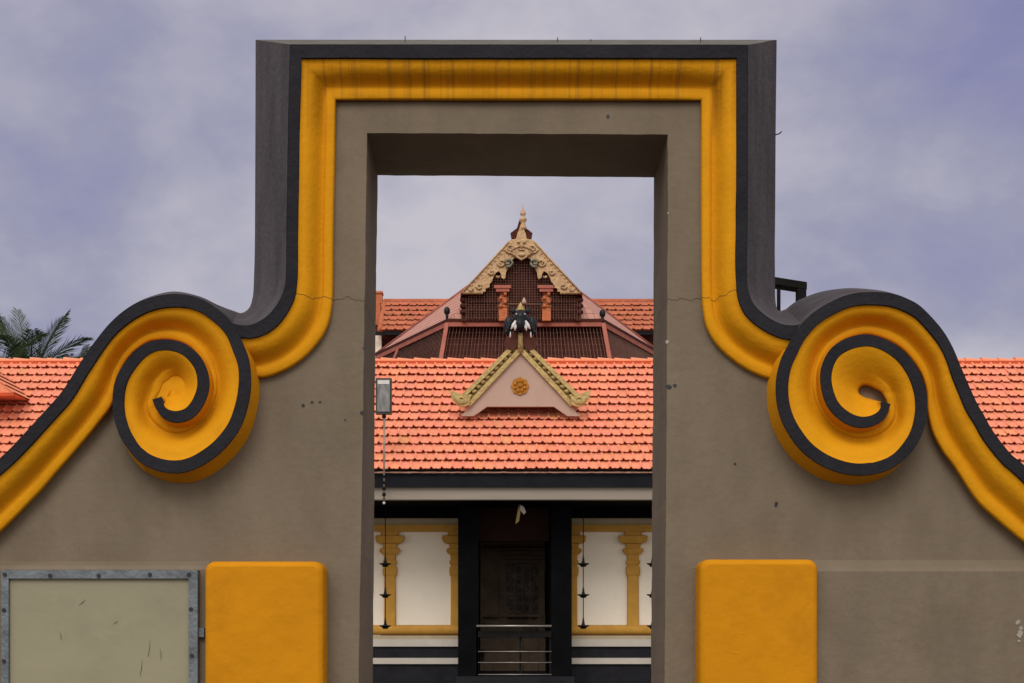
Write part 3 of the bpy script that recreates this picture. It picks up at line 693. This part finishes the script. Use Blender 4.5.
# carved black head standing on the gable's ridge
YH = 31.25
hd = thing('carved_head', 'black carved animal head with white tusks and small gold cap above the gold edged gable', 'ornament', tuple(W(520.5, 345, YH)))
px1 = YH/F
c = W(520.5, 319, YH)
mb = MB(); mb.ball((c.x, c.y, c.z), (8*px1, .2, 10*px1), 14); mb.ball((c.x, c.y-.05, c.z-7*px1), (7*px1, .16, 7*px1), 12)
mb.tube([c+Vector((0, -.15, -2*px1)), c+Vector((0, -.2, -9*px1)), c+Vector((0, -.17, -15*px1))], [.10, .07, .045], 10); mb.build('head', M['soot'], hd)
for sg in (-1, 1):
    mb = MB(); mb.ball((c.x+sg*11.5*px1, c.y+.03, c.z-6*px1), (5.5*px1, .06, 9*px1), 12)
    for k in range(5): mb.ball((c.x+sg*(14-k*1.5)*px1, c.y, c.z+(-13+k*3)*px1), (2.4*px1, .05, 3*px1), 7)
    mb.ball((c.x+sg*7*px1, c.y+.02, c.z+8*px1), (3*px1, .05, 3.4*px1), 7)
    mb.build('ear', M['soot'], hd)
    mb = MB(); mb.tube([c+Vector((sg*5*px1, -.13, -3.5*px1)), c+Vector((sg*7*px1, -.19, -8*px1)), c+Vector((sg*9.5*px1, -.2, -12*px1))], [.03, .045, .012], 8)
    mb.tube([c+Vector((sg*5.5*px1, -.13, -5*px1)), c+Vector((sg*5.2*px1, -.19, -10*px1)), c+Vector((sg*5.8*px1, -.2, -13.5*px1))], [.025, .035, .010], 8)
    mb.tube([c+Vector((sg*10*px1, -.13, -14*px1)), c+Vector((sg*10.4*px1, -.13, -19.5*px1))], [.010, .022], 6); mb.build('tusk', M['ivory'], hd)
    mb = MB(); mb.ball((c.x+sg*4.2*px1, c.y-.2, c.z+3*px1), 0.75*px1, 8); mb.build('eye', M['ivory'], hd)
    mb = MB(); mb.prism([W(520.5+sg*dx, y_, YH+.02) for dx, y_ in ((2.5, 331), (8, 333), (14, 337), (16.5, 343), (14, 349), (9, 350.5), (5, 349), (2.5, 343))], .08); mb.build('leaf', M['brownleaf'], hd)
mb = MB(); mb.lathe([(.10, 0), (.115, .03), (.06, .07), (.07, .09), (.02, .17), (.004, .2)], (c.x, c.y-.02, c.z+7.5*px1), 12); mb.build('crown', M['gilt'], hd)
mb = MB(); mb.tube([c+Vector((0, .06, -30*px1)), c+Vector((0, .06, -8*px1))], [.075, .055], 8); mb.build('neck', M['gilt'], hd)

# ================================================================== roof corner of a second dormer at far left
y2 = 31.0
sd = thing('side_dormer', 'orange tiled roof corner jutting from the main roof at the left edge', 'dormer', tuple(W(-20, 395, y2)))
mb = MB()
for k in range(5):
    t0, t1 = k/5, (k+1)/5
    A = W(-30, 355, y2+.0).lerp(W(13.5, 393, y2), t0); B = W(-30, 355, y2).lerp(W(13.5, 393, y2), t1)
    up2 = Vector((0, 0, .03)); bk_ = Vector((0, 1.8, 0))
    mb.add([A, B+up2, B+up2+bk_, A+bk_], [(0, 1, 2, 3)]); mb.add([A-up2, B-up2*0, B+up2, A], [(0, 1, 2, 3)])
mb.prism([W(-30, 356, y2+.02), W(12.5, 393, y2+.02), W(-75, 393, y2+.02)], 1.7)
mb.build('roof_slope', M['ridge'], sd)
mb = MB(); mb.prism([W(13.5, 392.5, y2-.04), W(13.5, 396, y2-.04), W(-75, 396, y2-.04), W(-75, 392.5, y2-.04)], .12); mb.build('eave_edge', M['mortar'], sd)

# ================================================================== shrine behind
Ys = 42.0
sh = thing('shrine', 'tiered shrine with carved gilded gable, faded pink roof and wire mesh screens behind the hall', 'building', (X(521, Ys), 47, 0))
xc = X(521.5, Ys)
ez = Z(320.5, Ys)
P1l, P2l = (X(447, Ys), Ys, ez), (-4.3, 47.3, ez)
P1r, P2r = (X(603, Ys), Ys, ez), (5.38, 47.3, ez)
RZ = Z(248, 43.6); Rf = (xc, 43.6, RZ+.0); Rb = (xc, 52, RZ)
mb = MB()
P3l, P3r = (-4.3, 55, ez), (5.38, 55, ez)
mb.add([Rf, P1l, P2l, P3l, Rb, P3r, P2r, P1r], [(0, 2, 1), (0, 4, 3, 2), (0, 7, 6), (0, 6, 5, 4), (0, 1, 7), (4, 5, 3)])
mb.build('roof', M['shrineroof'], sh)
# ridge rolls along the hips
mb = MB()
for a_, b_ in ((Rf, P2l), (Rf, P2r)): mb.tube([a_, b_], .06, 6)
mb.build('hip_ridge', M['pinkbeam'], sh)
# upper gablet: red timber gable with roof planes
Yg = 41.5
mb = MB()
gp = [(521, 236), (462.5, 292.5), (467, 297), (468, 321), (582, 321), (581, 297), (586, 292.5)]
mb.prism([W(x_, y_, Yg+.35) for x_, y_ in ((521.5, 240), (467, 294), (468, 322), (580, 322), (581, 294))], .1)
for k in range(26):
    x_ = 470+k*4.3; yt = 250+abs(x_-521.5)*.98; mb.pbox(x_, x_+1.8, max(yt, 262), 319, Yg+.28, .07)
for y_ in (300, 309): mb.pbox(468, 581, y_, y_+2.2, Yg+.22, .06)
mb.build('gable_wall', M['darkred'], sh)
mb = MB()
for sg in (-1, 1):
    a1 = W(521.5, 234.5, Yg+.1); a2 = W(521.5+sg*61, 293.5, Yg+.1); th = Vector((0, 0, -.1)); bk_ = Vector((0, 5, 0))
    mb.add([a1, a2, a2+bk_, a1+bk_, a1+th, a2+th, a2+th+bk_, a1+th+bk_], [(0, 1, 2, 3), (4, 7, 6, 5), (0, 4, 5, 1), (1, 5, 6, 2)])
mb.build('gable_roof', M['darkred'], sh)
for sg in (-1, 1):
    q = lambda x_, y_, Y=Yg: W(521.5+sg*(x_), y_, Y)
    out_ = [(2, 238), (10, 239.5), (14, 242), (59, 291), (59, 293.8), (39, 293.8), (38.5, 291.5), (36, 291.5), (36, 288.5), (32, 287), (32, 284), (29.5, 281), (28, 276.5), (25.5, 272.5), (22.5, 271), (20.5, 274), (20, 277.5), (17.5, 279), (16, 277), (15.5, 272), (13.5, 268.5), (15, 265), (11, 260.5), (6.5, 257.5), (2, 257.5)]
    mb = MB(); mb.prism([q(*p) for p in out_], .1)
    for cx_, cy_, r0 in ((20, 262.5, 4.2), (11, 248.5, 5), (30, 272, 3), (42, 286, 3.2), (50, 289, 2.3), (23, 276, 2)):
        mb.tube([q(cx_+math.cos(k*.55)*(r0-k*.22), cy_+math.sin(k*.55)*(r0-k*.22), Yg-.03) for k in range(int(r0/.27))], .035, 5)
    for k in range(9): c = q(40.5+k*2.2, 292.6, Yg-.01); mb.ball((c.x, c.y, c.z), .03, 5)
    mb.tube([q(13, 241.8, Yg-.02), q(58.5, 291.6, Yg-.02)], .028, 5)
    for k in range(12):
        t = k/11; c = q(17+t*36, 250+t*38.5, Yg-.01); mb.ball((c.x, c.y, c.z), (.035, .02, .035), 6)
    mb.build('bargeboard', M['gilt2'], sh)
    mb = MB(); mb.tube([q(13.5+math.cos(1.2+k*.6)*(5.2-k*.3), 262.5+math.sin(1.2+k*.6)*(4.6-k*.28), Yg-.07) for k in range(14)], .04, 6); mb.build('curl', M['curl'], sh)
    mb = MB(); mb.prism([q(2.5, 221, Yg+.05), q(4.5, 228, Yg+.05), q(11, 233, Yg+.05), q(10, 238.5, Yg+.05), q(0, 238.5, Yg+.05), q(0, 221, Yg+.05)], .12); mb.build('finial_wing', M['darkred'], sh)
# centre mask-like boss
mb = MB(); mb.prism([W(x_+.0, y_, Yg-.04) for x_, y_ in ((521.5, 224), (517.5, 233), (515, 243), (511, 248), (511, 254), (516, 257), (521.5, 260), (527, 257), (532, 254), (532, 248), (528, 243), (525.5, 233))], .12)
for sg in (-1, 1):
    c = W(521.5+sg*3, 242, Yg-.06); mb.ball((c.x, c.y, c.z), (.06, .04, .045), 8)
    mb.tube([W(521.5+sg*x_, y_, Yg-.06) for x_, y_ in ((1, 246), (5, 247), (9, 249), (10, 253), (6, 256))], .035, 5)
c = W(521.5, 245.5, Yg-.07); mb.ball((c.x, c.y, c.z), (.05, .06, .09), 8); c = W(521.5, 254.5, Yg-.06); mb.ball((c.x, c.y, c.z), (.11, .05, .06), 8)
mb.tube([W(518.5, 249.6, Yg-.06), W(524.5, 249.6, Yg-.06)], .03, 5)
mb.build('gable_boss', M['gilt2'], sh)
mb = MB(); c = W(523, 230, Yg+.05)
mb.lathe([(.11, 0), (.10, .1), (.06, .2), (.10, .26), (.12, .32), (.06, .38), (.045, .42), (.09, .46), (.07, .54), (.02, .62), (.008, .78)], tuple(c), 12); mb.build('finial', M['gilt2'], sh)
# brackets
for xb in (503, 546.5):
    mb = MB()
    mb.pbox(xb-4.3, xb+4.3, 308, 320.5, Yg+.12, .15); 
    c = W(xb, 308.2, Yg+.19); mb.lathe([(.15, 0), (.17, .06), (.12, .10), (.11, .16), (.16, .22), (.17, .28), (.12, .34), (.10, .40), (.13, .46), (.17, .52)], tuple(c), 10, sy=.5)
    for k in range(4): c = W(xb+(-2.2 if k % 2 else 2.2), 294+k*4, Yg+.08); mb.ball((c.x, c.y, c.z), (.055, .05, .06), 7)
    mb.build('bracket', M['orange'], sh)
    mb = MB(); mb.pbox(xb-9, xb+8, 285, 288, Yg+.0, .25); mb.pbox(xb-7, xb+6.5, 288.2, 291.5, Yg+.03, .25); mb.build('bracket_capital', M['pinkbeam'], sh)
for sg in (-1, 1):
    mb = MB(); mb.pbox(521.5+sg*57-3, 521.5+sg*57+2.5, 294, 321, Yg+.25, .2)
    for k in range(3): c = W(521.5+sg*58, 300+k*6, Yg+.25); mb.ball((c.x, c.y, c.z), (.12, .1, .09), 7)
    mb.build('corner_bracket', M['orange'] if False else M['darkred'], sh)
# gable wire mesh
mb = MB(); Ym = Yg+.13
x_ = 466.0
while x_ < 580:
    yt = max(258, 258+max(0, abs(x_-521.5)-14)*.98); mb.tube([W(x_, yt, Ym), W(x_, 320, Ym)], .0055, 3, cap=False); x_ += 2.65
y_ = 262.0
while y_ < 320:
    hw = min(56, 14+max(0, (y_-258))/.98); mb.tube([W(521.5-hw, y_, Ym), W(521.5+hw, y_, Ym)], .0055, 3, cap=False); y_ += 2.65
mb.tube([W(500, 304, Ym), W(546, 304.3, Ym)], .02, 4)
mb.build('wire_mesh', M['wire'], sh)
mb = MB(); c = W(524, 302.5, 41.2); mb.lathe([(.05, -.05), (.075, .0), (.05, .07), (.01, .15)], tuple(c), 8); mb.tube([c, c+Vector((0, .2, -.5))], .012, 5); mb.build('bulb', M['dormwall'], sh)
# eave beam, posts, sloping lower screen frame
def seg(a, b, r, n=4): return MB().tube([a, b], r, n)
mb = MB()
def beamstrip(mb, a, b, dz0, dz1, out):
    a, b = Vector(a), Vector(b); o = Vector((0, -out, 0))
    mb.add([a+Vector((0, 0, dz0))+o, b+Vector((0, 0, dz0))+o, b+Vector((0, 0, dz1))+o, a+Vector((0, 0, dz1))+o, a+Vector((0, 0, dz0)), b+Vector((0, 0, dz0)), b+Vector((0, 0, dz1)), a+Vector((0, 0, dz1))],
           [(0, 1, 2, 3), (4, 7, 6, 5), (0, 4, 5, 1), (3, 2, 6, 7)])
e = []
for a_, b_ in ((P1l, P1r), (P2l, P1l), (P1r, P2r)): beamstrip(mb, a_, b_, -.05, .02, .16)
mb.build('eave_edge', M['darkred'], sh)
mb = MB()
for a_, b_ in ((P1l, P1r), (P2l, P1l), (P1r, P2r)): beamstrip(mb, a_, b_, -.20, -.055, .12)
mb.build('eave_beam', M['pinkbeam'], sh)
DZ = 1.9
def low(P, ox): return Vector((P[0]+ox, P[1]-.75, P[2]-DZ))
Ll, Lr = low(P1l, -.25), low(P1r, .25); L2l, L2r = low(P2l, -.8), low(P2r, .8)
for a_, b_ in ((P1l, Ll), (P1r, Lr)):
    a_ = Vector(a_)+Vector((0, -.14, -.1)); s2 = Vector((.06, 0, 0)); bk_ = Vector((0, .08, 0)); b_ = b_+Vector((0, -.08, 0))
    mb = MB(); mb.add([a_-s2, a_+s2, b_+s2, b_-s2, a_-s2+bk_, a_+s2+bk_, b_+s2+bk_, b_-s2+bk_], [(0, 3, 2, 1), (4, 5, 6, 7), (0, 4, 7, 3), (1, 2, 6, 5)]); mb.build('post', M['pinkbeam'], sh)
mb = MB(); a_ = Vector(P2l).lerp(Vector(P1l), .34); b_ = L2l.lerp(Ll, .34); mb.tube([a_+Vector((0, -.1, -.2)), b_], .045, 5); mb.build('post', M['pinkbeam'], sh)
# dark lower roof behind the screens
mb = MB(); o2 = Vector((0, .35, -.1))
vsx = [Vector(P2l)+o2, Vector(P1l)+o2, Vector(P1r)+o2, Vector(P2r)+o2, L2l+o2, Ll+o2, Lr+o2, L2r+o2]
mb.add(vsx, [(0, 4, 5, 1), (1, 5, 6, 2), (2, 6, 7, 3)])
for A, B, C2, D in ((vsx[0], vsx[1], vsx[5], vsx[4]), (vsx[1], vsx[2], vsx[6], vsx[5]), (vsx[2], vsx[3], vsx[7], vsx[6])):
    n = int((B-A).length/.16)
    for i in range(n):
        t = (i+.5)/n; mb.tube([A.lerp(B, t), D.lerp(C2, t)], .035, 4, cap=False)
mb.build('lower_roof', M['darkred'], sh)
mb = MB()
for A, B, C2, D in ((Vector(P2l), Vector(P1l), Ll, L2l), (Vector(P1l), Vector(P1r), Lr, Ll), (Vector(P1r), Vector(P2r), L2r, Lr)):
    A = A+Vector((0, -.02, -.2)); B = B+Vector((0, -.02, -.2))
    n = int((C2-D).length/.11)
    for i in range(n+1):
        t = i/n; mb.tube([A.lerp(B, t), D.lerp(C2, t)], .0065, 3, cap=False)
    for j in range(1, 9):
        t = j/9; mb.tube([A.lerp(D, t), B.lerp(C2, t)], .004, 3, cap=False)
mb.build('wire_mesh', M['wire'], sh)
mb = MB(); 
mb.box(-4.2, 5.3, 48, 55, 0, ez-.1); mb.box(X(450, 43), X(600, 43), 43, 48, 0, ez-.3); mb.build('wall', M['darkred'], sh)
# knob finials on the eave corners
for p, yy in ((447, 311), (602.5, 313.5)):
    kb = MB(); c = W(p, yy, Ys-.1); kb.ball((c.x, c.y, c.z), (.095, .09, .13), 10); kb.tube([c, c+Vector((0, 0, -.32))], [.06, .03], 6); kb.build('knob_finial', M['soot'], sh)

# ================================================================== rear hall
YB2 = 54.0
rh = thing('rear_hall', 'long older red tiled roof showing on both sides behind the shrine', 'building', (X(521, YB2), 57, 0))
zb = Z(331, YB2); zr2 = (HY-302)/F; d2 = ((zb-1.6)-zr2*YB2)/(zr2-t_); mb = MB()
xa, xb = X(380, YB2), X(664, YB2)
mb.add([(xa, YB2, zb), (xb, YB2, zb), (xb, YB2+d2, zb+t_*d2), (xa, YB2+d2, zb+t_*d2), (xb, YB2+2*d2, zb), (xa, YB2+2*d2, zb)], [(0, 1, 2, 3), (3, 2, 4, 5)])
tiles(mb, xa, xb, YB2-.05, zb, R(40), 6, (d2/math.cos(R(40)))/6, .34, lift=.06)
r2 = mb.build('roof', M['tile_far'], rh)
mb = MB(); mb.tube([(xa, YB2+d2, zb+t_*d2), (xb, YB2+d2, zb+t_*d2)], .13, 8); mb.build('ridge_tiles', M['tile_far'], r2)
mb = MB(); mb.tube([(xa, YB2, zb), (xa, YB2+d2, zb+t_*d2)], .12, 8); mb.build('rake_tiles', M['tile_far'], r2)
mb = MB(); mb.pbox(372, 382, 292, 303, YB2+d2-.2, .4); mb.pbox(371.5, 382.5, 291, 293, YB2+d2-.25, .5); mb.pbox(372, 380, 303, 325, YB2+1, .4); mb.build('ridge_end', M['orange'], rh)
mb = MB(); mb.pbox(360, 664, 331.5, 334.5, YB2+.02, .1); mb.build('fascia', M['darkstone'], rh)
mb = MB(); mb.box(xa-.6, xb, YB2+.8, YB2+2.6, 0, zb+.35); mb.build('wall', M['darkred'], rh)
mb = MB(); p = YB2+.5; mb.box(X(372, p), X(381.3, p), p, p+.3, 0, Z(335.5, p)); mb.build('pillar', M['white'], rh)

# ================================================================== floodlight on a pole
Yf = 29.7
fl = thing('floodlight', 'weathered box floodlight on a thin pole clamped to the black eave at the left', 'floodlight', tuple(W(384, 503, Yf)))
mb = MB(); mb.pbox(375.8, 391.4, 378, 413.8, Yf, .16)
mb.build('housing', M['lightbox'], fl)
mb = MB(); mb.pbox(377.3, 389.8, 379.6, 411.5, Yf-.018, .02, 0); mb.build('glass', M['glass'], fl)
mb = MB(); mb.pbox(377.8, 389.3, 380.2, 384.0, Yf-.026, .01); mb.build('reflector_strip', M['ivory'], fl)
mb = MB(); mb.tube([W(384.2, 412, Yf+.08), W(384, 502, Yf+.08)], .021, 8); mb.build('pole', M['pole'], fl)
for y_, r_ in ((418, .045), (478, .034), (484, .036), (490, .038), (496, .04)):
    mb = MB(); c = W(384, y_, Yf+.08); mb.lathe([(r_, 0), (r_, .06)], tuple(c), 8); mb.build('clamp', M['blackiron'], fl)
mb = MB(); c = W(384, 503, Yf+.08); mb.ball(tuple(c), .03, 8); mb.build('end_cap', M['ivory'], fl)

# ================================================================== hanging three-tier lamps
Yl = 31.2
def make_lamp(px, label):
    o = thing('hanging_lamp', label, 'lamp', (X(px, Yl), Yl, Z(500, Yl)), 'hanging iron lamps under the verandah eave')
    x_ = X(px, Yl)
    mb = MB(); mb.tube([(x_, Yl, Z(500, Yl)), (x_, Yl, Z(627, Yl))], .011, 5); mb.build('chain', M['iron'], o)
    for y_ in (563, 594, 625):
        z_ = Z(y_+1.5, Yl); mb = MB()
        mb.lathe([(.015, -.055), (.06, -.05), (.07, -.02), (.125, .005), (.135, .028), (.09, .02), (.045, .03), (.03, .07), (.018, .16), (.008, .22)], (x_, Yl, z_), 12)
        mb.build('lamp_tier', M['iron'], o)
    return o
l0 = make_lamp(385.3, 'three tiered black hanging lamp before the left white wall panel')
for px, lab in ((583.3, 'three tiered black hanging lamp just right of the dark entrance'), (652.5, 'three tiered black hanging lamp half hidden by the right doorway edge')):
    n = l0.copy(); S.collection.objects.link(n); n.location.x = X(px, Yl); n['label'] = lab
    for ch in list(l0.children):
        c = ch.copy(); S.collection.objects.link(c); c.parent = n; c.matrix_parent_inverse = ch.matrix_parent_inverse.copy()
# small hanging ornament above the entrance
ho = thing('hanging_ornament', 'small cream hanging light above the dark entrance', 'lamp', (X(520, 31), 31, Z(500, 31)))
mb = MB(); mb.tube([W(520, 499, 31), W(520, 507, 31)], .008, 5); mb.build('cord', M['iron'], ho)
mb = MB(); mb.prism([W(x_, y_, 31) for x_, y_ in ((519.5, 504), (524, 507), (526, 512), (524, 514.5), (520, 510))], .05); mb.build('shade', M['ivory'], ho)
mb = MB(); mb.prism([W(x_, y_, 31.02) for x_, y_ in ((518.8, 504.5), (520.5, 512), (519, 521), (515.5, 524), (517, 514))], .05)
mb.build('tassel', M['gilt'], ho)

# ================================================================== coconut palms
def palm(px, py, Y, scale, label, seed, lean=0, fr=None):
    rnd = random.Random(seed)
    top_ = W(px, py, Y)
    o = thing('palm_tree', label, 'tree', (top_.x+lean, Y, 0), 'palms beyond the hall roof')
    mb = MB(); n = 9; pts = []
    for i in range(n):
        t = i/(n-1); pts.append(Vector((top_.x+lean*(1-t)**2, Y, top_.z*t)))
    mb.tube(pts, [.24-.10*i/(n-1) for i in range(n)], 9); mb.build('trunk', M['bark'], o)
    mb = MB()
    K = 22
    for k in range(K):
        if fr and k < len(fr): az, el, ln = fr[k]
        else: az = 2*math.pi*rnd.random(); el = R(rnd.uniform(-5, 78)); ln = scale*rnd.uniform(.85, 1.1)
        d = Vector((math.cos(az)*math.cos(el), math.sin(az)*math.cos(el), math.sin(el)))
        p = top_.copy(); m = 13; st = ln/m; pts = [p.copy()]; dr = []
        for i in range(m):
            d = (d + Vector((0, 0, -.02-.012*i*(1.1-max(0, el)/1.6)))).normalized(); p = p + d*st; pts.append(p.copy()); dr.append(d.copy())
        dr.append(d)
        mb.tube(pts, [.05*(1-i/(m+1))+.008 for i in range(m+1)], 4, mi=1)
        side = dr[0].cross(Vector((0, 0, 1)))
        if side.length < .05: side = Vector((1, 0, 0))
        side.normalize(); mi = 0 if rnd.random() < .85 else 1
        for i in range(m*4):
            t = .08 + .92*i/(m*4); f = t*m; j = min(int(f), m-1); q = pts[j].lerp(pts[j+1], f-j); dd_ = dr[j]
            L_ = scale*.38*math.sin(math.pi*(.15+.8*t))**.7*rnd.uniform(.8, 1.1)
            for sg in (-1, 1):
                s3 = side*sg; tip = q + s3*L_*.5 + dd_*L_*.75 + Vector((0, 0, -L_*rnd.uniform(.0, .25)))
                w_ = dd_*.022; mid = q.lerp(tip, .5) + Vector((0, 0, .03))
                mb.add([q-w_*.6, q+w_*.6, mid+w_, tip, mid-w_], [(0, 1, 2, 3, 4)], False, mi)
    mb.build('crown', [M['leaf'], M['leaf2']], o)
palm(30, 384, 58, 3.3, 'dark green coconut palm crown rising above the tiled ridge at left', 5, 1.0,
     [(0.3, R(70), 3.4), (-.5, R(62), 3.2), (0.9, R(45), 3.0), (-1.2, R(50), 3.1), (2.8, R(70), 3.2), (.2, R(30), 3.2), (-.3, R(48), 3.3), (0, R(38), 3.1), (0, R(22), 3.0)])
palm(-16, 388, 55, 3.2, 'dark green palm cut by the left edge of the picture', 8, -.8)
palm(64, 398, 66, 2.8, 'low palm crown just showing its tips over the ridge beside the scroll', 12, .5)
